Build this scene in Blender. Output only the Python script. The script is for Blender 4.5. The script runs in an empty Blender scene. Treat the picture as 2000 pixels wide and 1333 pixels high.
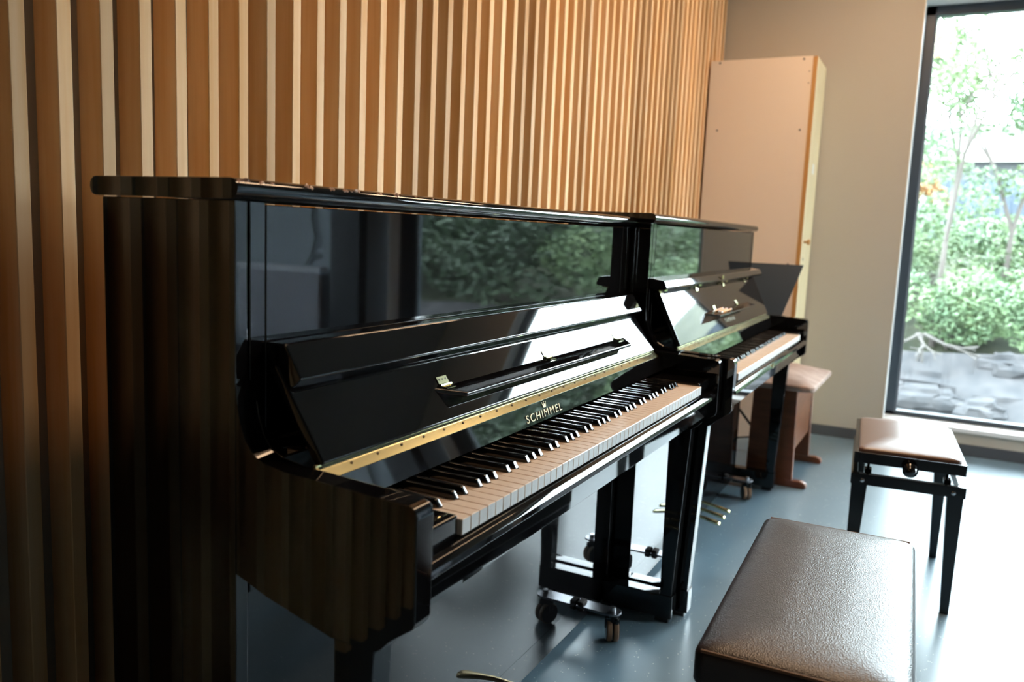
import bpy, bmesh, math, random
from mathutils import Vector, Matrix, noise
C = bpy.context.scene.collection
S = bpy.context.scene
R = random.Random(7)
# Coordinates: x runs along the slatted wall, o = distance out of that wall into the room (world y = -o), z up.

# ------------------------------------------------------------------ camera
def make_camera():
    yaw, pitch, roll, f = CAM_YAW, CAM_PITCH, CAM_ROLL, CAM_F
    fw = Vector((math.cos(yaw)*math.cos(pitch), -math.sin(yaw)*math.cos(pitch), math.sin(pitch)))
    rt = fw.cross(Vector((0, 0, 1))).normalized(); up = rt.cross(fw)
    r2 = math.cos(roll)*rt + math.sin(roll)*up; u2 = -math.sin(roll)*rt + math.cos(roll)*up
    cd = bpy.data.cameras.new('camera'); co = bpy.data.objects.new('camera', cd); C.objects.link(co)
    m = Matrix((r2, u2, -fw)).transposed().to_4x4(); m.translation = Vector(CAM_POS)
    co.matrix_world = m
    cd.sensor_width = 36; cd.lens = f/2000*36; cd.clip_start = .05; cd.clip_end = 300
    cd.dof.use_dof = True; cd.dof.focus_distance = 1.62; cd.dof.aperture_fstop = 3.6
    S.camera = co
CAM_YAW, CAM_PITCH, CAM_ROLL, CAM_F = -0.481519, -0.134146, 0.042329, 1605.07
CAM_POS = (-0.78547, -1.41680, 1.12287)
make_camera()

# ------------------------------------------------------------------ light and exposure
w = bpy.data.worlds.new('overcast_sky'); S.world = w; w.use_nodes = True
bg = w.node_tree.nodes['Background']; bg.inputs[0].default_value = (.80, .91, 1.0, 1); bg.inputs[1].default_value = 42.0
WARM = (1.0, .66, .40)
LAMP_W = 20.0
DAY_IN = 0.0
def area(name, loc, size, power, color, rot=(0, 0, 0), portal=False):
    l = bpy.data.lights.new(name, 'AREA'); l.shape = 'RECTANGLE'; l.size, l.size_y = size
    l.energy = power; l.color = color
    if portal: l.cycles.is_portal = True
    o = bpy.data.objects.new(name, l); C.objects.link(o); o.location = loc; o.rotation_euler = rot
    return o
area('window_portal', (4.46, -2.33, 1.29), (2.3, 2.3), 1, (1, 1, 1), (0, math.radians(90), 0), True)
LAMPS = [(1.5, 1.15), (3.1, 1.15)]
area('window_portal', (3.525, -5.46, 1.29), (1.25, 2.3), 1, (1, 1, 1), (math.radians(-90), 0, 0), True)
for lx, lo in LAMPS:
    area('ceiling_lamp_light', (lx, -lo, 2.865), (1.1, .26), LAMP_W, WARM)
S.view_settings.view_transform = 'Standard'; S.view_settings.look = 'None'
S.view_settings.exposure = 0.12; S.view_settings.gamma = 1; S.view_settings.use_curve_mapping = False

# ------------------------------------------------------------------ materials
def mat(name, col, rough=.5, metal=0, spec=.5, coat=0, bump=None, var=None, noise_=None):
    m = bpy.data.materials.new(name); m.use_nodes = True; nt = m.node_tree; b = nt.nodes['Principled BSDF']
    b.inputs['Base Color'].default_value = (*col, 1); b.inputs['Roughness'].default_value = rough
    b.inputs['Metallic'].default_value = metal; b.inputs['Specular IOR Level'].default_value = spec
    b.inputs['Coat Weight'].default_value = coat; b.inputs['Coat Roughness'].default_value = .02
    tc = nt.nodes.new('ShaderNodeTexCoord')
    if noise_:   # (scale vec, colour a, colour b, noise scale)
        mp = nt.nodes.new('ShaderNodeMapping'); mp.inputs['Scale'].default_value = noise_[0]
        n = nt.nodes.new('ShaderNodeTexNoise'); n.inputs['Scale'].default_value = noise_[3]; n.inputs['Detail'].default_value = 5
        r = nt.nodes.new('ShaderNodeValToRGB'); r.color_ramp.elements[0].color = (*noise_[1], 1); r.color_ramp.elements[1].color = (*noise_[2], 1)
        r.color_ramp.elements[0].position = .3; r.color_ramp.elements[1].position = .7
        nt.links.new(tc.outputs['Object'], mp.inputs[0]); nt.links.new(mp.outputs[0], n.inputs[0]); nt.links.new(n.outputs[0], r.inputs[0])
        out = r.outputs[0]
        if var:
            oi = nt.nodes.new('ShaderNodeObjectInfo'); hs = nt.nodes.new('ShaderNodeHueSaturation')
            mr = nt.nodes.new('ShaderNodeMapRange'); mr.inputs[3].default_value = 1-var; mr.inputs[4].default_value = 1+var*.55
            nt.links.new(oi.outputs['Random'], mr.inputs[0]); nt.links.new(mr.outputs[0], hs.inputs['Value'])
            nt.links.new(out, hs.inputs['Color']); out = hs.outputs[0]
            ad = nt.nodes.new('ShaderNodeVectorMath'); ad.operation = 'ADD'
            ml = nt.nodes.new('ShaderNodeMath'); ml.operation = 'MULTIPLY'; ml.inputs[1].default_value = 40
            nt.links.new(oi.outputs['Random'], ml.inputs[0]); nt.links.new(mp.outputs[0], ad.inputs[0]); nt.links.new(ml.outputs[0], ad.inputs[1])
            nt.links.new(ad.outputs[0], n.inputs[0])
        nt.links.new(out, b.inputs['Base Color'])
    if bump:     # (scale, strength, kind)
        if bump[2] == 'v': n2 = nt.nodes.new('ShaderNodeTexVoronoi')
        else: n2 = nt.nodes.new('ShaderNodeTexNoise'); n2.inputs['Detail'].default_value = 4
        n2.inputs['Scale'].default_value = bump[0]
        bp = nt.nodes.new('ShaderNodeBump'); bp.inputs['Strength'].default_value = bump[1]; bp.inputs['Distance'].default_value = .002
        nt.links.new(tc.outputs['Object'], n2.inputs[0]); nt.links.new(n2.outputs[0], bp.inputs['Height']); nt.links.new(bp.outputs[0], b.inputs['Normal'])
    return m
M = {}
M['black'] = mat('black polyester', (.0035, .0032, .0034), .03, spec=.55)
M['satin'] = mat('satin black', (.010, .010, .012), .32)
M['legblack'] = mat('black lacquer', (.006, .006, .007), .12)
M['wood'] = mat('slat wood', (.6, .4, .2), .55, spec=.3, var=.26, noise_=((14, 14, .7), (.76, .44, .185), (.92, .66, .40), 2.2))
M['backing'] = mat('wall backing', (.33, .30, .26), .8)
M['wall'] = mat('painted wall', (.50, .46, .39), .8, spec=.2, bump=(180, .15, 'n'))
M['bluewall'] = mat('blue grey wall paint', (.50, .58, .64), .8, spec=.2)
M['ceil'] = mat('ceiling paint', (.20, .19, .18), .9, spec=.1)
M['sidewall'] = mat('pale painted wall', (.50, .49, .46), .8, spec=.2)
M['white'] = mat('white paint', (.82, .82, .80), .45)
M['frame'] = mat('anthracite frame', (.030, .042, .055), .4)
M['skirting'] = mat('grey skirting', (.07, .075, .085), .5)
M['brass'] = mat('brass', (.78, .76, .45), .16, metal=1)
M['oldbrass'] = mat('worn brass', (.48, .36, .19), .3, metal=1)
M['screw'] = mat('dark screw', (.05, .035, .015), .4, metal=.7)
M['ivory'] = mat('ivory key', (.93, .74, .58), .16, spec=.5)
M['keywood'] = mat('key stick front', (.70, .68, .66), .3)
M['ebony'] = mat('ebony key', (.006, .006, .006), .07, spec=.6)
M['felt'] = mat('dark felt', (.02, .012, .010), .9)
M['gold'] = mat('gold lettering', (.78, .66, .42), .4, metal=.3)
M['dullgold'] = mat('dull gold lettering', (.30, .26, .14), .6)
M['plate'] = mat('dark steel plate', (.22, .22, .24), .3, metal=1)
M['leather'] = mat('dark brown leather', (.030, .019, .018), .34, spec=.42, bump=(380, .22, 'v'), noise_=((1, 1, 1), (.020, .013, .013), (.038, .025, .024), 9))
M['seam'] = mat('brown leather piping', (.16, .075, .035), .5)
M['leather2'] = mat('brown leather', (.16, .085, .055), .36, spec=.9)
M['velour'] = mat('beige brown velour', (.36, .25, .20), .75, noise_=((1, 1, 1), (.30, .20, .16), (.44, .32, .26), 12))
M['beech'] = mat('reddish beech', (.2, .07, .025), .35, noise_=((2, 2, 12), (.12, .036, .012), (.20, .065, .024), 3))
M['cab'] = mat('cabinet side board', (.84, .73, .62), .5, spec=.3)
M['cabdoor'] = mat('pale birch door', (.72, .60, .36), .35, noise_=((6, 6, 1), (.68, .55, .32), (.78, .66, .42), 3))
M['edge'] = mat('beech edge', (.52, .27, .09), .5)
M['hole'] = mat('drilled hole', (.03, .02, .015), .9)
M['chrome'] = mat('steel', (.6, .6, .62), .25, metal=1)
M['tyre'] = mat('tan wheel tread', (.30, .17, .10), .5)
M['desk'] = mat('blue black desk', (.018, .042, .068), .45)
M['pencil'] = mat('yellow pencil', (.62, .22, .005), .6)
M['pencilend'] = mat('white pencil end', (.5, .46, .40), .6)
M['rad'] = mat('radiator enamel', (.80, .84, .92), .4)
M['chip'] = mat('chipped edge', (.46, .24, .15), .3)
M['rock'] = mat('pale rock', (.1, .1, .1), .9, noise_=((1, 1, 1), (.012, .013, .016), (.030, .028, .030), 7), bump=(6, .8, 'n'))
M['leafa'] = mat('light green leaves', (.075, .14, .035), .6, noise_=((1, 1, 1), (.045, .090, .045), (.11, .15, .06), 1.3))
M['leafb'] = mat('dark green leaves', (.06, .12, .04), .6, noise_=((1, 1, 1), (.012, .030, .014), (.034, .058, .026), 1.1))
M['leafc'] = mat('orange leaves', (.16, .075, .02), .6)
M['bark'] = mat('bark', (.06, .05, .045), .9)
M['deadwood'] = mat('bleached dead wood', (.045, .040, .036), .9)
M['lawn'] = mat('pale lawn', (.13, .16, .07), .9, noise_=((1, 1, 1), (.030, .034, .018), (.05, .055, .03), 4))
M['soil'] = mat('wooded slope soil', (.06, .06, .03), .9, noise_=((1, 1, 1), (.012, .018, .007), (.035, .038, .018), 3))
M['bluefence'] = mat('blue corrugated sheet', (.030, .044, .065), .5)
M['shed'] = mat('grey shed wall', (.045, .048, .052), .7)
M['roof'] = mat('pale metal roof', (.3, .29, .27), .5)
def lino():
    m = mat('blue grey linoleum', (.2, .24, .27), .30, spec=.5); nt = m.node_tree; b = nt.nodes['Principled BSDF']
    tc = nt.nodes.new('ShaderNodeTexCoord')
    n = nt.nodes.new('ShaderNodeTexNoise'); n.inputs['Scale'].default_value = 5; n.inputs['Detail'].default_value = 6
    r = nt.nodes.new('ShaderNodeValToRGB'); r.color_ramp.elements[0].color = (.135, .205, .25, 1); r.color_ramp.elements[1].color = (.185, .255, .30, 1)
    v = nt.nodes.new('ShaderNodeTexVoronoi'); v.inputs['Scale'].default_value = 95
    g = nt.nodes.new('ShaderNodeMath'); g.operation = 'LESS_THAN'; g.inputs[1].default_value = .17
    v2 = nt.nodes.new('ShaderNodeTexNoise'); v2.inputs['Scale'].default_value = 30
    g2 = nt.nodes.new('ShaderNodeMath'); g2.operation = 'GREATER_THAN'; g2.inputs[1].default_value = .58
    mu = nt.nodes.new('ShaderNodeMath'); mu.operation = 'MULTIPLY'
    mx = nt.nodes.new('ShaderNodeMix'); mx.data_type = 'RGBA'; mx.inputs[7].default_value = (.62, .64, .63, 1)
    for t in (n, v, v2): nt.links.new(tc.outputs['Object'], t.inputs[0])
    nt.links.new(n.outputs[0], r.inputs[0]); nt.links.new(v.outputs[0], g.inputs[0]); nt.links.new(v2.outputs[0], g2.inputs[0])
    nt.links.new(g.outputs[0], mu.inputs[0]); nt.links.new(g2.outputs[0], mu.inputs[1]); nt.links.new(mu.outputs[0], mx.inputs[0])
    nt.links.new(r.outputs[0], mx.inputs[6]); nt.links.new(mx.outputs[2], b.inputs['Base Color'])
    return m
M['floor'] = lino()
def glassmat():
    m = bpy.data.materials.new('window glass'); m.use_nodes = True; nt = m.node_tree; nt.nodes.clear()
    o = nt.nodes.new('ShaderNodeOutputMaterial'); t = nt.nodes.new('ShaderNodeBsdfTransparent'); g = nt.nodes.new('ShaderNodeBsdfGlossy')
    g.inputs['Roughness'].default_value = 0; t.inputs[0].default_value = (.95, .98, .97, 1)
    f = nt.nodes.new('ShaderNodeFresnel'); f.inputs[0].default_value = 1.45; mx = nt.nodes.new('ShaderNodeMixShader')
    nt.links.new(f.outputs[0], mx.inputs[0]); nt.links.new(t.outputs[0], mx.inputs[1]); nt.links.new(g.outputs[0], mx.inputs[2]); nt.links.new(mx.outputs[0], o.inputs[0])
    return m
M['glass'] = glassmat()
def lampmat():
    m = mat('lamp diffuser', (.9, .9, .9), .5); b = m.node_tree.nodes['Principled BSDF']
    b.inputs['Emission Color'].default_value = (*WARM, 1); b.inputs['Emission Strength'].default_value = 3; return m
M['lamp'] = lampmat()

# ------------------------------------------------------------------ mesh helpers
ORG = [0, 0, 0]   # origin (x, o, z) of the thing being built
def V(x, o, z): return Vector((x-ORG[0], -(o-ORG[1]), z-ORG[2]))
class B:
    def __init__(s): s.bm = bmesh.new()
    def _bev(s, vs, bev, seg):
        if bev > 0:
            es = {e for v in vs for e in v.link_edges}
            bmesh.ops.bevel(s.bm, geom=list(es), offset=bev, segments=seg, affect='EDGES', profile=.5, clamp_overlap=True)
    def box(s, x0, x1, o0, o1, z0, z1, bev=0, seg=2):
        vs = [s.bm.verts.new(V(x, o, z)) for x in (x0, x1) for o in (o0, o1) for z in (z0, z1)]
        for f in ((0, 1, 3, 2), (4, 6, 7, 5), (0, 4, 5, 1), (2, 3, 7, 6), (0, 2, 6, 4), (1, 5, 7, 3)): s.bm.faces.new([vs[i] for i in f])
        s._bev(vs, bev, seg); return s
    def prism(s, prof, x0, x1, bev=0, seg=2):      # profile in (o, z), swept in x
        return s.loft([[V(x, o, z) for o, z in prof] for x in (x0, x1)], bev, seg)
    def plan(s, prof, z0, z1, bev=0, seg=2):       # profile in (x, o), swept in z
        return s.loft([[V(x, o, z) for x, o in prof] for z in (z0, z1)], bev, seg)
    def loft(s, rings, bev=0, seg=2, cap=True, closed=True):
        rs = [[s.bm.verts.new(p) for p in r] for r in rings]; n = len(rs[0])
        for a, b in zip(rs, rs[1:]):
            for i in range(n if closed else n-1):
                j = (i+1) % n; s.bm.faces.new([a[i], a[j], b[j], b[i]])
        if cap: s.bm.faces.new(rs[0][::-1]); s.bm.faces.new(rs[-1])
        s._bev([v for r in rs for v in r], bev, seg); return s
    def tube(s, p, q, r0, r1=None, n=12, cap=True):
        r1 = r0 if r1 is None else r1; p = V(*p); q = V(*q); d = (q-p).normalized()
        a = d.orthogonal().normalized(); b = d.cross(a)
        return s.loft([[c+r*(math.cos(t)*a+math.sin(t)*b) for t in [2*math.pi*i/n for i in range(n)]] for c, r in ((p, r0), (q, r1))], cap=cap)
    def lathe(s, p, axis, prof, n=20):             # prof: (distance along the axis, radius)
        p = V(*p); d = Vector((axis[0], -axis[1], axis[2])).normalized(); a = d.orthogonal().normalized(); b = d.cross(a)
        return s.loft([[p+d*h+max(r, 1e-4)*(math.cos(t)*a+math.sin(t)*b) for t in [2*math.pi*i/n for i in range(n)]] for h, r in prof])
    def cushion(s, x0, x1, o0, o1, z0, z1, dome, r=.02, nx=22, no=16):   # upholstered pad with a domed top
        rings = []
        def rr(ins, z, dm):
            pts = []; a0, a1, b0, b1 = x0+ins, x1-ins, o0+ins, o1-ins; c = max(min(r+ins*.6, min(a1-a0, b1-b0)/2-.0008), .001)
            for cx, cy, st in ((a1-c, b1-c, 0), (a0+c, b1-c, 90), (a0+c, b0+c, 180), (a1-c, b0+c, 270)):
                for k in range(6):
                    t = math.radians(st+k*18); pts.append((cx+c*math.cos(t), cy+c*math.sin(t)))
            return [V(x, o, z) for x, o in pts]
        H = z1-z0
        for ins, z in ((r*.5, z0), (r*.12, z0+H*.12), (0, z0+H*.3), (0, z0+H*.75), (r*.12, z0+H*.9), (r*.45, z1)): rings.append(rr(ins, z, 0))
        for k in range(1, 9):
            t = k/9; m = min(x1-x0, o1-o0)/2*.94*t + r*.45; rings.append(rr(min(m, min(x1-x0, o1-o0)/2-.006), z1+dome*math.sin(t*math.pi/2), 0))
        return s.loft(rings)
def link(name, me, m, parent=None):
    o = bpy.data.objects.new(name, me); C.objects.link(o)
    if m is not None and not me.materials: me.materials.append(M[m])
    if parent: o.parent = parent
    return o
def obj(name, b, m, parent=None, smooth=True, ang=32):
    bmesh.ops.recalc_face_normals(b.bm, faces=b.bm.faces[:])
    me = bpy.data.meshes.new(name)
    if smooth:
        for f in b.bm.faces: f.smooth = True
        lim = math.radians(ang)
        for e in b.bm.edges:
            if len(e.link_faces) == 2 and e.calc_face_angle(0) > lim: e.smooth = False
    b.bm.to_mesh(me); b.bm.free()
    o = link(name, me, m, parent)
    if smooth and len(me.polygons) < 4000:
        wn = o.modifiers.new('weighted_normals', 'WEIGHTED_NORMAL'); wn.keep_sharp = True; wn.weight = 100
    return o
def thing(name, label, cat, loc, rotz=0, group=None):
    o = bpy.data.objects.new(name, None); C.objects.link(o); o.empty_display_size = .1
    o.location = (loc[0], -loc[1], loc[2]); o.rotation_euler = (0, 0, rotz); tag(o, label, cat, group)
    ORG[:] = loc; return o
def tag(o, label, cat, group=None, kind=None):
    if label: o['label'] = label
    if cat: o['category'] = cat
    if group: o['group'] = group
    if kind: o['kind'] = kind
    return o
def origin(x=0, o=0, z=0): ORG[:] = (x, o, z)
def struct(name, b, m, label=None, parent=None):
    o = obj(name, b, m, parent, smooth=False); o['kind'] = 'structure'
    if label: o['label'] = label
    return o
def text(name, body, size, xs, x, o, z, m, parent, tilt=0, ext=.0004):
    cu = bpy.data.curves.new(name, 'FONT'); cu.body = body; cu.size = size; cu.extrude = ext; cu.align_x = 'LEFT'
    cu.space_character = 1.22; cu.offset = -size*.004
    t = bpy.data.objects.new('tmp_text', cu); C.objects.link(t)
    me = bpy.data.meshes.new_from_object(t.evaluated_get(bpy.context.evaluated_depsgraph_get())); bpy.data.objects.remove(t)
    me.name = name; me.transform(Matrix.Diagonal((xs, 1, 1, 1)))
    w = max(v.co.x for v in me.vertices); me.materials.clear()
    ob = link(name, me, m, parent); ob.location = V(x, o, z); ob.rotation_euler = (math.radians(90)-tilt, 0, 0)
    return ob, w

# ------------------------------------------------------------------ room
FX = 4.29                     # far wall plane
WO0, WO1, WZ0, WZ1 = 1.172, 3.50, .145, 2.44
RO = 5.4; RX = -4.2; CZ = 2.9
origin()
struct('floor', B().box(RX, FX+.25, -.05, RO, -.06, 0), 'floor', 'blue grey speckled linoleum floor')
struct('ceiling', B().box(RX, FX+.25, -.05, RO, CZ, CZ+.1), 'ceil', 'pale ceiling')
struct('sky_blocker', B().box(RX, FX+.25, -3, RO+.2, CZ+.1, 9.5), 'wall', 'unseen block added above the room to shade the bank outside')  # added out of view: cuts the sky light reaching the rocks and bank
wl = struct('wall_left', B().box(RX, FX, -.06, .06, 0, CZ), 'backing', 'wall lined with vertical wooden slats')
b = B(); d = .14
b.box(FX, FX+.25, -.05, WO0, 0, CZ)
struct('wall_far_end', B().box(FX, FX+.25, WO1, RO, 0, CZ), 'bluewall', 'blue grey painted end wall beyond the window')
b.box(FX, FX+.25, WO0, WO1, 0, WZ0); b.box(FX, FX+.25, WO0, WO1, WZ1, CZ)
struct('wall_far', b, 'wall', 'beige painted end wall with a tall window')
W2A, W2B = 2.90, 4.15
struct('wall_right', B().box(RX, W2A, RO, RO+.2, 0, CZ).box(W2B, FX+.25, RO, RO+.2, 0, CZ).box(W2A, W2B, RO, RO+.2, 0, WZ0).box(W2A, W2B, RO, RO+.2, WZ1, CZ), 'sidewall', 'pale painted side wall with the second window')
w2 = struct('window_2', B().box(W2A, W2A+.06, RO+.08, RO+.15, WZ0, WZ1).box(W2B-.06, W2B, RO+.08, RO+.15, WZ0, WZ1).box((W2A+W2B)/2-.03, (W2A+W2B)/2+.03, RO+.08, RO+.15, WZ0, WZ1).box(W2A, W2B, RO+.08, RO+.15, WZ0, WZ0+.05).box(W2A, W2B, RO+.08, RO+.15, WZ1-.06, WZ1), 'frame', 'wide window in the side wall')
for xa, xb in ((W2A+.06, (W2A+W2B)/2-.03), ((W2A+W2B)/2+.03, W2B-.06)):
    obj('pane', B().box(xa, xb, RO+.11, RO+.116, WZ0+.05, WZ1-.06), 'glass', w2, smooth=False)
gs = struct('ground_outside', B().box(-8, 4.56, RO+.25, 18, -.6, -.42), 'lawn')
struct('wall_back', B().box(RX-.1, RX, -.05, RO, 0, CZ), 'wall')
struct('baseboard_far', B().box(FX-.012, FX, .06, RO, 0, .062, .002, 1), 'skirting')
# slats, each one its own piece
sm = None; P = .0769; n0 = -53
for i in range(n0, 60):
    x = 0.155 + i*P
    if x+.026 > FX-.002: break
    if sm is None:
        origin(); q = obj('slat', B().box(0, .0255, .06, .12, 0, CZ, .0012, 1), 'wood', wl); sm = q.data; q.location = (x, 0, 0)
    else:
        q = link('slat', sm, None, wl); q.location = (x, 0, 0)
origin()
# window
fz = WZ0
wd = struct('window_1', B().box(FX+d, FX+d+.07, WO0, WO0+.055, WZ0, WZ1, .003, 1).box(FX+d, FX+d+.07, WO1-.16, WO1, WZ0, WZ1, .003, 1)
    .box(FX+d, FX+d+.07, WO0, WO1, WZ1-.055, WZ1, .003, 1).box(FX+d, FX+d+.07, WO0, WO1, WZ0, WZ0+.03, .003, 1), 'frame', 'tall window with anthracite frame')
g = obj('pane', B().box(FX+d+.03, FX+d+.036, WO0+.05, WO1-.155, WZ0+.025, WZ1-.05), 'glass', wd, smooth=False)
obj('gasket', B().box(FX+d+.02, FX+d+.045, WO0+.052, WO0+.062, WZ0+.03, WZ1-.055), 'skirting', wd)
obj('window_reveal', B().box(FX-.001, FX+d, WO0-.001, WO0+.004, WZ0, WZ1).box(FX-.001, FX+d, WO1-.004, WO1, WZ0, WZ1).box(FX-.001, FX+d, WO0, WO1, WZ1-.004, WZ1), 'white', wd, smooth=False)
obj('window_sill', B().box(FX-.012, FX+d, WO0-.004, WO1, WZ0-.022, WZ0+.004, .002, 1), 'white', wd)
struct('trim_1', B().box(FX-.10, FX, 3.70, 3.98, 0, CZ, .004, 1), 'frame', 'dark column beside the window')
# radiator opposite, seen mirrored in the near piano
t = thing('radiator', 'white fluted panel radiator on the end wall, mirrored in the near piano', 'radiator', (FX-.11, 4.5, .12))
b = B()
b.box(FX-.12, FX-.03, 4.06, 4.95, .73, .77, .004, 1)
obj('top_grille', b, 'rad', t)
b = B().box(FX-.105, FX-.095, 4.07, 4.94, .14, .74)
for k in range(29): b.box(FX-.118, FX-.105, 4.08+k*.0295, 4.08+k*.0295+.017, .16, .72, .003, 1)
obj('front_panel', b, 'rad', t)
for o_ in (4.2, 4.76):
    obj('bracket', B().box(FX-.095, FX-.001, o_, o_+.04, .3, .6), 'rad', t); obj('foot', B().box(FX-.11, FX-.08, o_, o_+.04, 0, .15), 'rad', t)
pts = [(4.30, .78), (4.24, .86), (4.20, 1.0), (4.24, 1.15), (4.22, 1.35), (4.26, 1.6), (4.25, 2.0), (4.25, CZ)]
origin(); b = B()
for (a0, a1), (c0, c1) in zip(pts, pts[1:]): b.tube((FX-.012, a0, a1), (FX-.012, c0, c1), .007, n=8)
tag(obj('cable', b, 'satin'), 'dark cable hanging down the end wall to the radiator', 'cable')
for lx, lo in LAMPS:
    t = thing('ceiling_light', ['warm rectangular ceiling light above the nearer piano', 'warm rectangular ceiling light above the farther piano'][lx > 2], 'lamp', (lx, lo, 2.87), 0, 'ceiling lights above the frame')
    obj('housing', B().box(lx-.6, lx+.6, lo-.17, lo+.17, 2.88, CZ, .004, 1), 'white', t)
    obj('diffuser', B().box(lx-.57, lx+.57, lo-.14, lo+.14, 2.872, 2.88), 'lamp', t)

# ------------------------------------------------------------------ pianos
KW = 1.225/52
KEYMESH = {}
def white_mesh(l, r, of):
    k = (l, r)
    if k in KEYMESH: return KEYMESH[k]
    save = ORG[:]; origin()
    h = .050; L = .150; a, c = .0006, KW-.0006
    pr = [(a, 0), (c, 0), (c, -h)] + ([(c-r, -h), (c-r, -L)] if r else [(c, -L)]) + ([(a+l, -L), (a+l, -h)] if l else [(a, -L)]) + ([(a, -h)] if l else [])
    pr2 = []
    for p in pr:
        if not pr2 or (abs(p[0]-pr2[-1][0])+abs(p[1]-pr2[-1][1])) > 1e-6: pr2.append(p)
    b = B().plan(pr2, .7075, .7300, .0007, 1)
    o = obj('white_key', b, 'ivory'); o.data.materials.append(M['keywood']); me = baked(o)
    for p in me.polygons:
        if p.normal.y < -.85: p.material_index = 1
    KEYMESH[k] = me; ORG[:] = save; return me
def black_mesh():
    if 'b' in KEYMESH: return KEYMESH['b']
    save = ORG[:]; origin(); w, t, L = .0055, .0044, .097
    b = B().loft([[V(-w, 0, .7302), V(w, 0, .7302), V(t, -.0072, .7415), V(-t, -.0072, .7415)],
                  [V(-w, -L, .7302), V(w, -L, .7302), V(t, -L, .7425), V(-t, -L, .7425)]], .0011, 2)
    o = obj('black_key', b, 'ebony'); me = baked(o); KEYMESH['b'] = me; ORG[:] = save; return me
def arm_profile(fo, k=0):
    p = [(.5925, .905), (.5955, .876), (.600, .850), (.609, .828), (.622, .812), (.642, .802), (.68, .7975), (.73, .796)]
    p += [(fo-.014, .7905), (fo-.006, .788), (fo-.0015, .783), (fo, .775), (fo, .642), (fo-.004, .634), (fo-.022, .624), (fo-.036, .612), (fo-.05, .596), (fo-.06, .590), (.76, .590), (.65, .618), (.5925, .636)]
    return p
def baked(o):          # mesh with its weighted normals applied, for sharing
    me = bpy.data.meshes.new_from_object(o.evaluated_get(bpy.context.evaluated_depsgraph_get()))
    bpy.data.objects.remove(o); return me
def piano(root, W, zl, fo, ko, near):
    # W width, zl lid top, fo front of the arms, ko front of the white keys; o values in the piano's own frame (back at .33)
    X0 = .1395 if near else .1375
    # back and case
    obj('back_frame', B().box(.02, W-.02, .332, .36, .03, zl-.03), 'satin', root)
    for x0, x1 in ((0, .022), (W-.022, W)):
        obj('side_panel', B().box(x0, x1, .33, .5925, .015, zl-.0285, .0015, 2), 'black', root)
    # lid with a rounded nose
    n = []
    for k in range(9):
        a = math.radians(90-k*22.5); n.append((.594+.0135*math.cos(a), zl-.0135+.0135*math.sin(a)))
    nb = [(.329-.0135*math.cos(math.radians(-90+k*22.5)), zl-.0135+.0135*math.sin(math.radians(-90+k*22.5))) for k in range(9)]
    lid = obj('lid', B().prism(n+nb, -.009 if near else -.006, W+(.009 if near else .006)), 'black', root)
    if near:
        cr = random.Random(4)
        for x in (-.003, .003, .010, .034, .038, .057, .124, .128, .133, .175, .18, .206, .212, .222, .234, .24, .29, .297, .335, .342, .395, .447):
            b = B(); bmesh.ops.create_icosphere(b.bm, subdivisions=1, radius=.0048)
            for v in b.bm.verts: v.co = Vector((v.co.x*cr.uniform(.6, 1.5), v.co.y*cr.uniform(.5, 1), v.co.z*cr.uniform(.5, 1.1)))
            c = obj('chip', b, 'chip', lid, smooth=False); c.location = V(x, .6020, zl-.0020-cr.uniform(0, .004))
    for x0, x1 in ((.0275, .0555), (W-.0555, W-.0275)):
        obj('pillar', B().box(x0, x1, .55, .5915, .60, zl-.0285, .001, 1), 'black', root)
    obj('upper_panel', B().box(.0570, W-.0570, .570, .5915, .78, zl-.032, .001, 1), 'black', root)
    obj('lower_panel', B().box(.024, W-.024, .572, .5905, .0900, .60), 'black', root)
    obj('bottom_board', B().box(.022, W-.022, .36, .5902, .022, .0890), 'black', root)
    for x0, x1 in ((0, .036), (W-.036, W)):
        obj('arm', B().prism(arm_profile(fo), x0, x1, .003, 3), 'black', root, ang=40)
    # keybed, slip, cheeks
    obj('keybed', B().box(.036, W-.036, .5925, ko-.004, .632, .684, .002, 1), 'black', root)
    s0 = ko+.004
    obj('key_slip', B().prism([(s0-.012, .685), (s0-.012, .7035), (s0-.002, .7045), (s0+.006, .701), (s0+.012, .694), (s0+.014, .686), (s0+.010, .683)], .0365, W-.0365, .0006, 1), 'black', root)
    for x0, x1 in ((.037, X0-.001), (X0+1.226, W-.037)):
        obj('cheek_block', B().box(x0, x1, ko-.145, ko-.006, .6845, .737, .004, 3), 'black', root)
    obj('key_felt', B().box(X0, X0+1.225, ko-.15, ko-.012, .6845, .706), 'felt', root)
    # keys
    seq = 'AB' + 'CDEFGAB'*7 + 'C'
    nl = {'C': 0, 'D': .0040, 'E': .0068, 'F': 0, 'G': .0042, 'A': .0056, 'B': .0072}
    nr = {'C': .0068, 'D': .0040, 'E': 0, 'F': .0072, 'G': .0056, 'A': .0042, 'B': 0}
    off = {'C': -.0014, 'D': .0014, 'F': -.0017, 'G': 0, 'A': .0017}
    for i, c in enumerate(seq):
        l, r = nl[c], nr[c]
        if i == 0: l = 0
        if i == 51: r = 0
        q = link('white_key', white_mesh(l, r, 0), None, root); q.location = V(X0+i*KW, ko, 0)
        q.location.z = -.0004*R.random()
        if c in off and i < 51:
            q = link('black_key', black_mesh(), None, root); q.location = V(X0+(i+1)*KW+off[c], ko-.051, 0)
    # name strip (fall strip) behind the keys, hinge, leaves
    dz = 0 if near else .004; do = 0 if near else -.015
    hb = (.7165+do, .783+dz); ht = (.696+do, .796+dz)
    strip = obj('name_strip', B().prism([hb, (.7285+do, .7445), (.7185+do, .7445), (.700+do, .783+dz)], .038, W-.038, .0006, 1), 'black', root)
    tl = math.atan2(.012, .0385)
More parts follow.
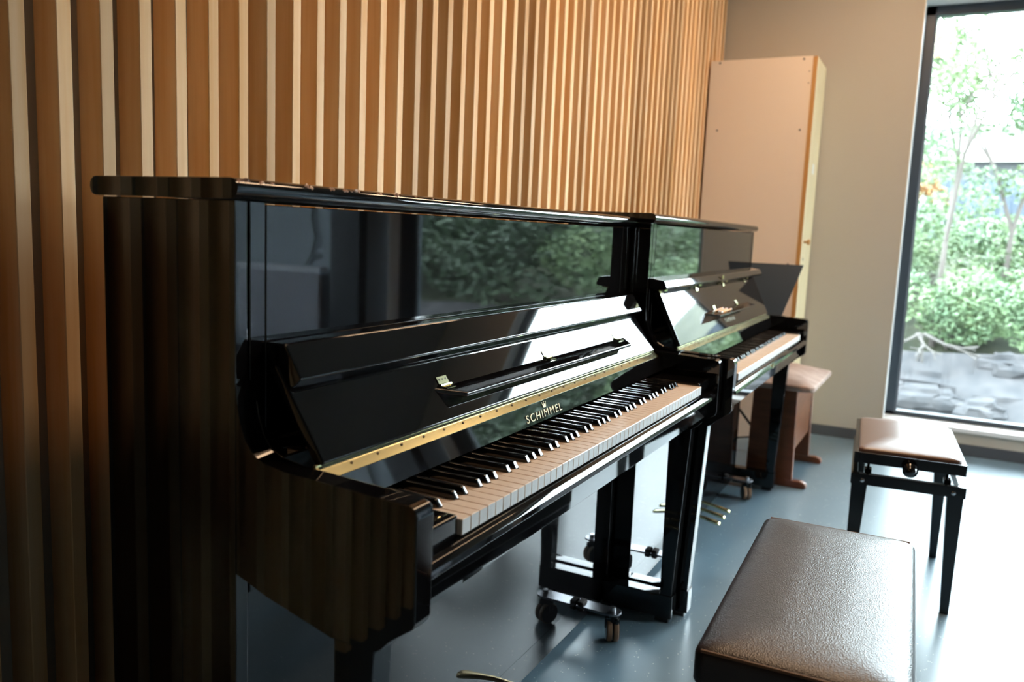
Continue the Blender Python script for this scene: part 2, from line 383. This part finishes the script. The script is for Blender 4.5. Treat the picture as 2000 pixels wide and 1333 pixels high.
    hinge = obj('piano_hinge', B().prism([(hb[0]+.0006, hb[1]+.0008), (ht[0]+.0006, ht[1]+.0012), (ht[0]-.001, ht[1]-.0006), (hb[0]-.001, hb[1]-.0006)], .040, W-.040), 'brass', root)
    obj('hinge_knuckle', B().tube((.040, ht[0], ht[1]+.0016), (W-.040, ht[0], ht[1]+.0016), .0024, n=10), 'brass', hinge)
    mo, mz = (hb[0]+ht[0])/2, (hb[1]+ht[1])/2; scm = None
    for k in range(24):
        x = .104+.06*k if near else .08+.058*k
        if x > W-.05: continue
        if scm is None:
            q = obj('screw', B().tube((x, mo, mz), (x, mo+.0014, mz+.0022), .0027, .0019, 8), 'screw', hinge); scm = q.data; xs0 = x
        else:
            q = link('screw', scm, None, hinge); q.location.x = x-xs0
    sl = B()
    for k in range(23): sl.box(.072+.06*k, .0728+.06*k, ht[0]-.0018, ht[0]+.0028, ht[1]-.0006, ht[1]+.0042)
    obj('knuckle_joint', sl, 'screw', hinge)['kind'] = 'stuff'
    # lower leaf of the open fallboard
    lo0, lz0 = (.7045+do, .8005+dz); ux, uz = (-.566, .824) if near else (-.436, .900); nx_, nz_ = uz, -ux
    Lf = .155 if near else .178
    p0 = (lo0, lz0); p1 = (lo0+ux*Lf, lz0+uz*Lf); th = .017
    leaf = obj('fallboard_leaf', B().prism([p0, p1, (p1[0]-nx_*th, p1[1]-nz_*th), (p0[0]-nx_*th, p0[1]-nz_*th)], .049, W-.049, .004, 3), 'black', root)
    if near:
        pr_ = [(.5945, .9555), (.631, .9565), (.6605, .9100), (.646, .8955), (.6335, .8985), (.6335, .905), (.604, .937), (.5945, .940)]
        flap = obj('fallboard_flap', B().prism(pr_, .052, W-.052, .003, 3), 'black', root)
    else:
        pr_ = [(.593, 1.001), (.636, .995), (.645, .975), (.641, .969), (.612, .966), (.593, .966)]
        flap = obj('fallboard_flap', B().prism(pr_, .020, W-.020, .002, 2), 'black', root)
    def on_leaf(t, h):  # point on the leaf face: t along, h above it
        return (lo0+ux*t+nx_*h, lz0+uz*t+nz_*h)
    # music ledge folded out of the leaf
    t0 = .062 if near else .075
    lx0, lx1 = (.365, 1.285) if near else (.43, 1.12)
    a = on_leaf(t0, .0005); a2 = (a[0]+.038, a[1]-.010) if near else (a[0]+.045, a[1]-.006)
    bm_ = B(); th2 = .0075
    pts = [(lx0, 0), (lx0+.05, 1), (lx1-.04, 1), (lx1, 0)]
    bot = [V(x, a[0]+(a2[0]-a[0])*t, a[1]+(a2[1]-a[1])*t-th2) for x, t in pts]; top = [V(x, a[0]+(a2[0]-a[0])*t, a[1]+(a2[1]-a[1])*t) for x, t in pts]
    bm_.loft([bot, top], .0022, 3)
    ledge = obj('music_ledge', bm_, 'black' if near else 'legblack', root)
    hs = (lx0+.02, .80, 1.22) if near else (lx0+.14, lx0+.49)
    for hx in hs:
        q0 = on_leaf(t0+.002, .0008); q1 = on_leaf(t0+.018, .0008); q2 = on_leaf(t0+.018, .0018); q3 = on_leaf(t0+.002, .0018)
        h = B().prism([q0, q1, q2, q3], hx, hx+.032, .0004, 1); c = on_leaf(t0+.001, .003); h.tube((hx, *c), (hx+.032, *c), .0026, n=8)
        h.prism([(a[0]+.002, a[1]+.0005), (a[0]+.014, a[1]-.002), (a[0]+.014, a[1]-.001), (a[0]+.002, a[1]+.0016)], hx+.002, hx+.030)
        hh = obj('ledge_hinge', h, 'brass', root)
        for k in range(3):
            c0 = on_leaf(t0+.012, .0015); c1 = on_leaf(t0+.012, .0024)
            obj('screw', B().tube((hx+.006+k*.010, *c0), (hx+.006+k*.010, *c1), .0019, n=7), 'screw', hh)
    if near:
        h, wdt = text('lettering', 'SCHIMMEL', .0225, .77, .620, .7268, .7520, 'gold', strip, tilt=0)
        sfac = .165/wdt; h.scale = (sfac, 1, 1); h.location = V(.612, .7262, .7510) ; h.rotation_euler = (math.radians(90)-tl, 0, 0)
        h.data.transform(Matrix.Translation((0, 0, .0012)))
        # little crown above the letters
        cb = B(); cx = .699; pz = .769
        def sp(x, z, e): return V(x, .7285+do-.0120*(z-.7445)/.0385+e, z)
        outl = [(-.0055, 0), (.0055, 0), (.008, .0085), (.0035, .0045), (0, .0095), (-.0035, .0045), (-.008, .0085)]
        cb.loft([[sp(cx+p, pz+q, .0008) for p, q in outl], [sp(cx+p, pz+q, .0018) for p, q in outl]])
        for p, q in ((-.008, .0098), (0, .011), (.008, .0098)):
            cb.loft([[sp(cx+p+.0012*math.cos(t), pz+q+.0012*math.sin(t), e) for t in [k*math.pi/3 for k in range(6)]] for e in (.0008, .0018)])
        obj('crown_emblem', cb, 'gold', strip)
    else:
        h, wdt = text('lettering', 'YAMAHA', .0235, .8, .66, .70, .82, 'dullgold', leaf)
        sfac = .165/wdt; h.scale = (sfac, 1, 1); c = on_leaf(.022, .0010); h.location = V(.655, c[0], c[1]); h.rotation_euler = (math.radians(90)-math.atan2(-ux, uz), 0, 0)
        for hx in (.045, .44, .83, 1.215):
            c = on_leaf(Lf-.022, .001); d_ = on_leaf(Lf-.002, .001); e = on_leaf(Lf-.002, .0025); f = on_leaf(Lf-.022, .0025)
            obj('flap_hinge', B().prism([c, d_, e, f], hx, hx+.026).tube((hx-.006, *on_leaf(Lf+.002, .003)), (hx+.032, *on_leaf(Lf+.002, .003)), .004, n=8).box(hx-.002, hx+.028, .614, .632, .9625, .9675), 'brass', root)
        obj('lock_plate', B().box(.70, .722, .6455, .6475, .978, .992).box(.706, .716, .6475, .6485, .982, .988), 'brass', flap)
        obj('lock', B().lathe((.625, ko+.016, .692), (0, 1, 0), [(0, .009), (.003, .009), (.004, .005), (.004, .0)]), 'brass', root)
    # legs, toe blocks, casters
    for side, (x0, x1) in enumerate(((.002, .048), (W-.048, W-.002))):
        z0 = .0845; fl = fo-.8895
        obj('leg', B().prism([(.767+fl, z0), (.802+fl, z0), (.826+fl, .59), (.762+fl, .59)], x0+.002, x1-.002, .002, 2), 'black', root)
        tb = obj('toe_block', B().box(x0, x1, .5910, .806+fl, .014, .0845, .003, 2), 'black', root)
        obj('foot_pad', B().box(x0+.006, x1-.004, .755+fl, .796+fl, 0, .0145, .001, 1), 'satin', tb)
        cx = .235 if side == 0 else W-.235
        pr3 = [(cx-.024, .592)]+[(cx+.026*math.cos(math.radians(a)), .692+.026*math.sin(math.radians(a))) for a in range(180, -1, -20)]+[(cx+.024, .592)]
        cs = obj('caster', B().plan(pr3, .084, .090, .001, 1), 'plate', root)
        obj('caster_mount', B().box(cx-.018, cx+.018, .5915, .612, .070, .099, .006, 2), 'felt', cs)
        obj('caster_bolt', B().tube((cx, .694, .090), (cx, .694, .102), .0085, .0075, 14), 'chrome', cs)
        obj('caster_fork', B().tube((cx+.006, .694, .084), (cx+.006, .694, .066), .016, .012, 14).box(cx-.004, cx+.014, .672, .712, .034, .07, .003, 1), 'legblack', cs)
        aw = (.45, .89, 0)
        for wx in (-.0175, .001):
            wp = (cx+.008+wx*aw[0], .692+wx*aw[1], .0305)
            wh = obj('caster_wheel', B().lathe(wp, aw, [(0, .006), (.0012, .027), (.003, .0298), (.0085, .0305), (.014, .0298), (.0158, .027), (.0165, .006)], 28), 'tyre', cs)
            obj('wheel_hub', B().lathe((wp[0]-.0008*aw[0], wp[1]-.0008*aw[1], .0305), aw, [(0, .024), (.0004, .0275), (.0178, .0275), (.0182, .024)], 24), 'satin', cs)
    # pedals
    for px in (PED[0] if near else PED[1]):
        b = B()
        st = [(.58, .006, .0745, .0835), (.62, .0065, .0735, .083), (.66, .0095, .067, .0775), (.69, .0145, .061, .072), (.705, .0165, .058, .069), (.714, .0145, .0565, .067), (.719, .008, .056, .064)]
        lift = -.014 if near else .018
        b.loft([[V(px-w_, o_, z0+lift+.002), V(px-w_*.7, o_, z0+lift), V(px+w_*.7, o_, z0+lift), V(px+w_, o_, z0+lift+.002), V(px+w_, o_, z1+lift-.003), V(px+w_*.55, o_, z1+lift), V(px-w_*.55, o_, z1+lift), V(px-w_, o_, z1+lift-.003)] for o_, w_, z0, z1 in st])
        obj('pedal', b, 'brass' if not near else 'oldbrass', root, ang=60)
PED = ((.672, .752, .832), (.655, .735, .815))
p1 = thing('upright_piano', 'glossy black upright piano with chipped lid edge, nearest, lettered in capitals beginning with S', 'piano', (0, .33, 0))
piano(p1, 1.504, 1.175, .8895, .869, True)
p2 = thing('upright_piano', 'farther glossy black upright piano with yellow pencils on its music ledge', 'piano', (1.5155, .388, 0), .010)
ORG[:] = (0, .33, 0)
piano(p2, 1.490, 1.188, .860, .845, False)

# pencils lying on the far piano's ledge
PB = Vector((1.5155, -.388, 0)); ca, sa = math.cos(.010), math.sin(.010)
def p2w(x, o, z):     # far piano frame -> (x, o, z) of the room
    lx, ly = x, -(o-.33); return (PB.x+lx*ca-ly*sa, -(PB.y+lx*sa+ly*ca), z)
PZ = .8722+.0045
for k, (xa, xb, oa, ob_, zz, lab) in enumerate(((.490, .655, .672, .667, 0, 'yellow pencil at the back of the music ledge of the farther piano'), (.515, .665, .684, .679, -.0015, 'middle one of the three yellow pencils on the music ledge'), (.510, .683, .6955, .691, -.003, 'yellow pencil at the front edge of the music ledge'))):
    A = p2w(xa, oa, PZ+zz); E_ = p2w(xb, ob_, PZ+zz)
    t = thing('pencil', lab, 'pencil', A, 0, 'pencils on the music ledge')
    L = lambda f: tuple(A[i]+(E_[i]-A[i])*f for i in range(3))
    obj('pencil_body', B().tube(L(.12), L(.94), .0036, n=6), 'pencil', t, smooth=False)
    obj('pencil_tip', B().tube(L(0), L(.12), .0004, .0036, 6), 'pencilend', t)
    obj('eraser', B().tube(L(.94), L(1), .0037, n=8), 'pencilend', t)

# ------------------------------------------------------------------ near leather bench
t = thing('piano_bench', 'long dark brown leather piano bench in the foreground with brown piping', 'bench', (.77, 1.273, 0), math.radians(2.0))
x0, x1, o0, o1 = .415, 1.118, 1.116, 1.428
b = B()
def bench_ring(ins, z, sag=0):
    pts = []; c = .022
    a0, a1, b0, b1 = x0+ins, x1-ins, o0+ins, o1-ins
    for cx, cy, st in ((a1-c, b1-c, 0), (a0+c, b1-c, 90), (a0+c, b0+c, 180), (a1-c, b0+c, 270)):
        for k in range(7):
            tt = math.radians(st+k*15); pts.append(V(cx+c*math.cos(tt), cy+c*math.sin(tt), z))
    return pts
rings = [bench_ring(.012, .430), bench_ring(.003, .434), bench_ring(0, .442), bench_ring(.000, .470), bench_ring(0, .484), bench_ring(.002, .490), bench_ring(.006, .4945), bench_ring(.014, .4985), bench_ring(.03, .5025), bench_ring(.06, .5055), bench_ring(.10, .507), bench_ring(.12, .5075)]
obj('cushion', b.loft(rings), 'leather', t, ang=75)
# piping along both short ends of the top
for xe in (x0+.005, x1-.005):
    pb = B(); prev = None
    for k in range(17):
        o_ = o0+.012+(o1-o0-.024)*k/16; p = (xe, o_, .4935)
        if prev: pb.tube(prev, p, .0030, n=8)
        prev = p
    obj('piping', pb, 'seam', t)
obj('seat_frame', B().box(x0+.03, x1-.03, o0+.02, o1-.02, .395, .432, .003, 1), 'legblack', t)
for sx in (x0+.045, x1-.095):
    for so in (o0+.03, o1-.08):
        obj('leg', B().loft([[V(sx+a_, so+b_, 0) for a_, b_ in ((.01, .01), (.04, .01), (.04, .04), (.01, .04))], [V(sx+a_, so+b_, .396) for a_, b_ in ((0, 0), (.05, 0), (.05, .05), (0, .05))]], .002, 1), 'legblack', t)
obj('height_knob', B().lathe((x1-.03, 1.273, .413), (1, 0, 0), [(0, .006), (.03, .006), (.031, .02), (.05, .022), (.054, .012)]), 'satin', t)

# ------------------------------------------------------------------ adjustable bench by the window
WBX, WBO = 1.985, 1.53
t = thing('piano_bench', 'black adjustable piano bench with brown leather seat and round knob, standing under the window', 'bench', (WBX, WBO, 0), math.radians(4.5))
L_, D_ = .54, .315
def wb(b, a0, a1, b0, b1, z0, z1, bev=.002): return b.box(WBX+a0, WBX+a1, WBO-b1, WBO-b0, z0, z1, bev, 2)
obj('seat_frame', wb(wb(wb(wb(B(), 0, L_, 0, .022, .443, .478), 0, L_, D_-.022, D_, .443, .478), 0, .022, .02, D_-.02, .443, .478), L_-.022, L_, .02, D_-.02, .443, .478), 'legblack', t)
obj('cushion', B().cushion(WBX+.014, WBX+L_-.014, WBO-D_+.012, WBO-.012, .462, .490, .024, .018), 'leather2', t, ang=60)
obj('height_knob', B().lathe((WBX, WBO-.155, .448), (-1, 0, 0), [(0, .006), (.012, .006), (.013, .010), (.022, .019), (.034, .0225), (.046, .018), (.054, .008), (.056, 0)]), 'black', t)
obj('apron', wb(wb(wb(wb(B(), -.006, .018, -.004, D_+.004, .375, .410), L_-.018, L_+.006, -.004, D_+.004, .375, .410), .018, L_-.018, -.004, .016, .375, .410), .018, L_-.018, D_-.016, D_+.004, .375, .410), 'legblack', t)
sb = B()
for a_ in (.05, L_-.05):
    for b_ in (.045, D_-.045):
        x, o = WBX+a_, WBO-b_
        sb.tube((x, o, .400), (x+(.02 if a_ < .2 else -.02), o, .450), .004, n=8)
        sb.box(x-.018, x+.018, o-.010, o+.010, .405, .418, .001, 1)
obj('lift_linkage', sb, 'legblack', t)
for a_, sx in ((.0, 1), (L_, -1)):
    for b_, so in ((.0, 1), (D_, -1)):
        x, o = WBX+a_, WBO-b_
        top = [(0, 0), (.046*sx, 0), (.046*sx, -.046*so), (0, -.046*so)]; bt = [(.006*sx, -.004*so), (.030*sx, -.004*so), (.030*sx, -.028*so), (.006*sx, -.028*so)]
        obj('leg', B().loft([[V(x+p, o+q, 0) for p, q in bt], [V(x+p, o+q, .390) for p, q in top]], .0015, 1), 'legblack', t)
for b_ in (.03, D_-.03):
    obj('bolt', B().lathe((WBX-.006, WBO-b_, .390), (-1, 0, 0), [(0, .0065), (.002, .0065), (.004, .003), (.0042, 0)], 12), 'chrome', t)

# ------------------------------------------------------------------ wooden bench beyond the far piano
t = thing('piano_bench', 'reddish wooden bench with beige velour seat beyond the farther piano', 'bench', (3.36, .76, 0))
obj('cushion', B().cushion(3.05, 3.67, .58, .948, .452, .482, .038, .03), 'velour', t, ang=60)
for xe in (3.085, 3.595):
    obj('end_panel', B().prism([(.668, .03), (.880, .03), (.872, .452), (.676, .452)], xe, xe+.026, .003, 1), 'beech', t)
    obj('foot', B().prism([(.605, 0), (.94, 0), (.945, .012), (.938, .026), (.915, .034), (.885, .032), (.66, .032), (.63, .034), (.607, .026)], xe-.006, xe+.032, .003, 1), 'beech', t)
obj('box_body', B().box(3.111, 3.595, .715, .868, .16, .43, .003, 1), 'beech', t)
obj('height_knob', B().lathe((3.621, .865, .41), (1, 0, 0), [(0, .005), (.02, .005), (.021, .012), (.034, .012), (.036, 0)], 12), 'chrome', t)

# ------------------------------------------------------------------ cabinet
CX = 3.93; CO0, CO1, CH = .135, .703, 2.105
t = thing('cabinet', 'tall narrow cabinet with pinkish beige side and pale wooden door in the corner', 'cabinet', (CX, .42, 0))
side = obj('side_board', B().box(CX, CX+.018, CO0, CO1-.022, .0, CH, .001, 1), 'cab', t)
obj('side_board', B().box(FX-.03, FX-.014, CO0, CO1-.022, 0, CH, .001, 1), 'cab', t)
obj('top_board', B().box(CX+.018, FX-.03, CO0, CO1-.022, CH-.02, CH-.002), 'cab', t)
obj('base_board', B().box(CX+.018, FX-.03, CO0, CO1-.022, .05, .07), 'cab', t)
obj('back_board', B().box(CX+.018, FX-.03, CO0, CO0+.008, .05, CH-.02), 'cab', t)
dr = obj('door', B().box(CX+.0005, FX-.016, CO1-.020, CO1, .02, CH-.003, .001, 1), 'cabdoor', t)
obj('edge_band', B().box(CX-.0012, CX+.0007, CO1-.022, CO1, .02, CH-.003), 'edge', dr)
obj('door_knob', B().lathe((CX+.075, CO1, 1.125), (0, 1, 0), [(0, .007), (.014, .006), (.018, .013), (.026, .016), (.032, .012), (.034, 0)], 16), 'edge', dr)
obj('key_escutcheon', B().lathe((CX+.09, CO1, 1.03), (0, 1, 0), [(0, .009), (.002, .008), (.0025, 0)], 14), 'chrome', dr)
obj('paper_label', B().box(CX+.14, CX+.20, CO1, CO1+.001, 1.50, 1.555), 'white', dr)
for o_, z_ in ((.186, 2.092), (.633, 2.09), (.196, 1.726), (.642, 1.721), (.666, 2.026), (.666, 1.965), (.19, 1.0), (.64, 1.0)):
    r_ = .0055 if z_ not in (2.026, 1.965) else .003
    obj('screw_hole', B().tube((CX-.0008, o_, z_), (CX+.0005, o_, z_), r_, n=10), 'hole', side)

# ------------------------------------------------------------------ music stand
t = thing('music_stand', 'blue black orchestral music stand between the farther piano and the cabinet', 'music stand', (3.30, .55, 0))
def desk_pt(u, v): return (3.22+.10*v+.05*(u-.5), .33+.48*u, .70+.315*v)   # u across, v up
q = [desk_pt(.22, .12), desk_pt(.84, .12), desk_pt(1.0, 1.0), desk_pt(.05, 1.0)]
bk = [(p[0]+.004, p[1], p[2]) for p in q]
obj('desk', B().loft([[V(*p) for p in q], [V(*p) for p in bk]]), 'desk', t)
q0 = [desk_pt(.22, .12), desk_pt(.84, .12)]
obj('desk_lip', B().loft([[V(q0[0][0]-.018, q0[0][1], q0[0][2]), V(q0[1][0]-.018, q0[1][1], q0[1][2]), V(*q0[1]), V(*q0[0])], [V(q0[0][0]-.018, q0[0][1], q0[0][2]-.003), V(q0[1][0]-.018, q0[1][1], q0[1][2]-.003), V(q0[1][0], q0[1][1], q0[1][2]-.003), V(q0[0][0], q0[0][1], q0[0][2]-.003)]]), 'desk', t)
obj('pole', B().tube((3.30, .55, .30), (3.30, .55, .80), .009, n=12).tube((3.30, .55, .80), (3.262, .55, .84), .008, n=10), 'satin', t)
obj('tube_sleeve', B().tube((3.30, .55, .12), (3.30, .55, .45), .0125, n=12), 'satin', t)
obj('knob', B().lathe((3.30, .5625, .43), (0, 1, 0), [(0, .005), (.012, .005), (.014, .014), (.022, .014), (.024, 0)], 10), 'satin', t)
for a_ in (80, 200, 320):
    dx, do_ = math.cos(math.radians(a_)), math.sin(math.radians(a_))
    obj('leg', B().tube((3.30+.012*dx, .55+.012*do_, .30), (3.30+.25*dx, .55+.25*do_, .012), .006, n=8).tube((3.30+.12*dx, .55+.12*do_, .16), (3.30+.012*dx, .55+.012*do_, .14), .004, n=8), 'satin', t)
    
# ------------------------------------------------------------------ outdoors
origin()
def grid(name, fn, u0, u1, nu, v0, v1, nv, m, parent=None, kind=None):
    b = B(); rows = [[b.bm.verts.new(V(*fn(u0+(u1-u0)*i/nu, v0+(v1-v0)*j/nv))) for j in range(nv+1)] for i in range(nu+1)]
    for i in range(nu):
        for j in range(nv): b.bm.faces.new([rows[i][j], rows[i+1][j], rows[i+1][j+1], rows[i][j+1]])
    return obj(name, b, m, parent)
def nz(x, y, s=1.0): return noise.noise(Vector((x*s, y*s, 3.1)))
def slope_z(x, o):
    z = -.42
    if x > 7.3: z += min(1, (x-7.3)/1.1)*.40
    if x > 8.3: z += (x-8.3)*.30
    return z + .08*nz(x, o, .9)*(1 if x > 7.0 else .2)
def gr(x, o): return (x, o, slope_z(x, o)-.05)
lw = grid('lawn', lambda x, o: (x, o, -.42+.02*nz(x, o, 2)), 4.56, 7.9, 10, -6, 16, 22, 'lawn'); tag(lw, 'pale grass strip outside the window', 'lawn', kind='stuff')
sl_ = grid('hillside', gr, 7.0, 22, 30, -8, 22, 40, 'soil'); sl_['kind'] = 'structure'; sl_['label'] = 'wooded bank rising outside the window'
origin()
rk = thing('rock_outcrop', 'pale grey rock outcrop at the foot of the bank outside the window', 'rock', (7.6, 1.6, -.42))
rr = random.Random(11)
rface = grid('rock_face', lambda u, v: (7.35+.75*v+.20*nz(u, v*2, 1.1)+.10*nz(u*3, v*6, 1.3), u, -.46+.62*v+.16*nz(u+9, v*2, .8)), -4, 16, 150, 0, 1, 9, 'rock', rk)
for o_ in [x*.30-3.0 for x in range(58)]:
    b = B(); bmesh.ops.create_icosphere(b.bm, subdivisions=3, radius=1)
    lay = rr.random()
    cx, cz = 7.50+.62*lay, -.36+.42*lay; sx, sy, sz = rr.uniform(.12, .26), rr.uniform(.16, .36), rr.uniform(.08, .15)
    sd = rr.uniform(0, 50); oo = o_+rr.uniform(-.1, .1)
    for v in b.bm.verts:
        c = v.co; k = 1+.30*noise.noise(c*1.3+Vector((sd, 0, 0)))+.16*noise.noise(c*4+Vector((sd, 5, 0)))
        c = Vector((round(c.x*2)/2*.45+c.x*.55, round(c.y*2)/2*.45+c.y*.55, round(c.z*2)/2*.45+c.z*.55))*k
        v.co = V(cx+c.x*sx, oo+c.y*sy, cz+c.z*sz)
    obj('boulder', b, 'rock', rk, smooth=False)
def foliage(name, blobs, n, leaf, m, parent, seed):
    r = random.Random(seed); vs = []; fs = []; tot = sum(b[3]*b[4]*b[5] for b in blobs)
    for (cx, co, cz, rx, ro, rz) in blobs:
        for _ in range(int(n*rx*ro*rz/tot)):
            while True:
                d = Vector((r.uniform(-1, 1), r.uniform(-1, 1), r.uniform(-1, 1)))
                if d.length < 1 and d.length > .1: break
            d = d.normalized()*(d.length**.45)
            p = V(cx+d.x*rx, co+d.y*ro, cz+d.z*rz); s = leaf*r.uniform(.6, 1.3)
            a = Vector((r.gauss(0, 1), r.gauss(0, 1), r.gauss(0, .6))).normalized(); c = a.cross(Vector((r.gauss(0, 1), r.gauss(0, 1), r.gauss(0, 1)))).normalized()
            i = len(vs); vs += [p-a*s, p-c*s*.42+a*s*.1, p+a*s, p+c*s*.42+a*s*.1]; fs.append((i, i+1, i+2, i+3))
    me = bpy.data.meshes.new(name); me.from_pydata([tuple(v) for v in vs], [], fs); me.update()
    q = link(name, me, m, parent); q['kind'] = 'stuff'; return q
def branch(b, p, d, L, r, depth, rnd, spread=.5):
    q = (p[0]+d[0]*L, p[1]+d[1]*L, p[2]+d[2]*L); b.tube(p, q, r, r*.7, 7)
    if depth:
        for _ in range(2 if depth > 1 else 3):
            dd = Vector((d[0]+rnd.uniform(-spread, spread), d[1]+rnd.uniform(-spread, spread), d[2]+rnd.uniform(-.2, .35))).normalized()
            branch(b, q, dd, L*rnd.uniform(.6, .85), r*.68, depth-1, rnd, spread)
BUSH = ['low light green bush on the bank above the rock outcrop', 'dark green bush on the bank outside']
def bush(x, o, s, m, seed, lab, leaf=.045, n=1700):
    z = slope_z(x, o); t = thing('bush', lab, 'bush', (x, o, z), 0, 'bushes on the bank'); r = random.Random(seed)
    blobs = [(x+r.uniform(-.5, .5)*s, o+r.uniform(-.6, .6)*s, z+s*r.uniform(.35, .8), s*r.uniform(.35, .55), s*r.uniform(.35, .6), s*r.uniform(.3, .5)) for _ in range(5)]
    foliage('foliage', blobs, n, leaf, m, t, seed)
    b = B()
    for k in range(4): branch(b, (x+r.uniform(-.1, .1), o+r.uniform(-.1, .1), z-.05), (r.uniform(-.4, .4), r.uniform(-.5, .5), .8), .32*s, .012, 1, r)
    obj('stems', b, 'bark', t)
def tree(x, o, h, cr, m, seed, lab, n=3500, leaf=.055, lean=0, zc=.72):
    z = slope_z(x, o); t = thing('tree', lab, 'tree', (x, o, z), 0, 'trees outside the window'); r = random.Random(seed)
    blobs = []
    for _ in range(11):
        a = r.uniform(0, 6.28); q = r.uniform(0, 1)*cr
        blobs.append((x+q*math.cos(a), o+lean*h*.7+q*math.sin(a), z+h*zc+r.uniform(-1, 1)*h*.27, cr*r.uniform(.25, .48), cr*r.uniform(.25, .48), cr*r.uniform(.2, .4)))
    foliage('crown', blobs, n, leaf, m, t, seed)
    b = B(); branch(b, (x, o, z-.1), Vector((0, lean, 1)).normalized(), h*.42, .035 if h < 5 else .08, 3, r, .4); obj('trunk', b, 'bark', t)
near_b = [(8.75, -.5, .9, 'light green bush above the rock outcrop, hidden left of the window frame'), (8.7, .6, .8, 'light green bush in the front row above the rock, nearest the left window frame'),
    (8.9, 1.5, .85, 'light green bush in the front row above the rock, in mid window'), (8.7, 2.3, .8, 'light green bush in the front row above the rock, at the right picture edge'),
    (9.7, .2, 1.1, 'light green bush in the second row up the bank, leftmost'), (9.8, 1.25, 1.1, 'light green bush in the second row up the bank, middle one behind the sapling'),
    (9.9, 2.2, 1.0, 'light green bush in the second row up the bank, at the right picture edge'), (10.9, .7, .8, 'light green bush just below the blue fence, left one'),
    (11.0, 1.9, .7, 'light green bush just below the blue fence, right one'), (8.8, 3.3, 1.0, 'light green bush low on the bank, mirrored in the nearer piano'), (9.6, 3.4, 1.3, 'larger light green bush higher on the bank, mirrored in the nearer piano')]
for k, (x, o, s, lab) in enumerate(near_b):
    bush(x, o, s, 'leafa', 100+k, lab, n=4200, leaf=.033)
for k in range(14):
    x, o = 9.4+rr.uniform(-.7, .7), 4.2+k*.75
    bush(x, o, 1.5, 'leafb', 200+k, 'dark green bush on the bank, mirrored in the piano panels', .06, 2200)
for k in range(11):
    tree(11.5+rr.uniform(-1, 2), 4.6+k*1.25, 3.1, 1.1, 'leafb', 300+k, 'dark green tree on the bank, mirrored in the piano panels', 4200, .075, zc=.45)
tree(8.9, 1.35, 2.75, .75, 'leafa', 401, 'slender pale green sapling seen through the left of the window', 5200, .032, .02, .80)
tree(9.6, 1.95, 2.5, .65, 'leafa', 402, 'slender pale green sapling at the right of the window view', 3200, .032, .04, .78)
tree(11.2, .9, 3.3, .8, 'leafa', 403, 'taller pale tree against the sky behind the saplings', 4200, .045, .0, .66)
t = thing('bush', 'orange leaved bush beside the pale shed outside', 'bush', (11.6, 1.05, slope_z(11.6, 1.05)))
foliage('foliage', [(11.6, .85, 2.05, .35, .36, .30), (11.6, 1.05, 1.7, .3, .3, .3)], 700, .06, 'leafc', t, 55)
bb = B(); branch(bb, (11.6, 1.0, .45), (0, 0, 1), .5, .02, 2, random.Random(3)); obj('stems', bb, 'bark', t)
# bare roots over the rock
origin(); b = B(); r5 = random.Random(21)
for p, d_, L in (((8.0, 1.22, .30), (-.5, .35, -.45), .22), ((8.0, 1.25, .30), (-.4, -.5, -.3), .22), ((8.0, 1.28, .30), (-.3, .75, -.3), .25), ((8.0, 1.26, .30), (-.35, .1, -.75), .2)):
    branch(b, p, d_, L, .017, 2, r5, .6)
origin(); tag(obj('bare_branches', b, 'deadwood'), 'bare twisted branches hanging over the rock outcrop', 'branches')
# blue corrugated fence and shed
fx = 12.6
t = thing('fence', 'blue corrugated metal fence at the top of the bank', 'fence', (fx, 1.2, .9))
for k in range(24):
    o_ = -1.6+k*.21
    obj('panel', B().plan([(fx, o_), (fx-.035, o_+.05), (fx-.035, o_+.11), (fx, o_+.16), (fx, o_+.209), (fx+.012, o_+.209), (fx+.012, o_)], .80, 2.08), 'bluefence', t, smooth=False)
t = thing('shed', 'low shed with pale roof behind the blue fence', 'building', (16.5, 1.5, 1.0))
obj('wall', B().box(15, 18, -1.8, 3.4, 1.0, 2.55), 'shed', t)
obj('roof', B().prism([(-2.0, 2.55), (3.6, 2.55), (3.6, 2.62), (.8, 3.05), (-2.0, 2.62)], 14.8, 18.2), 'roof', t)
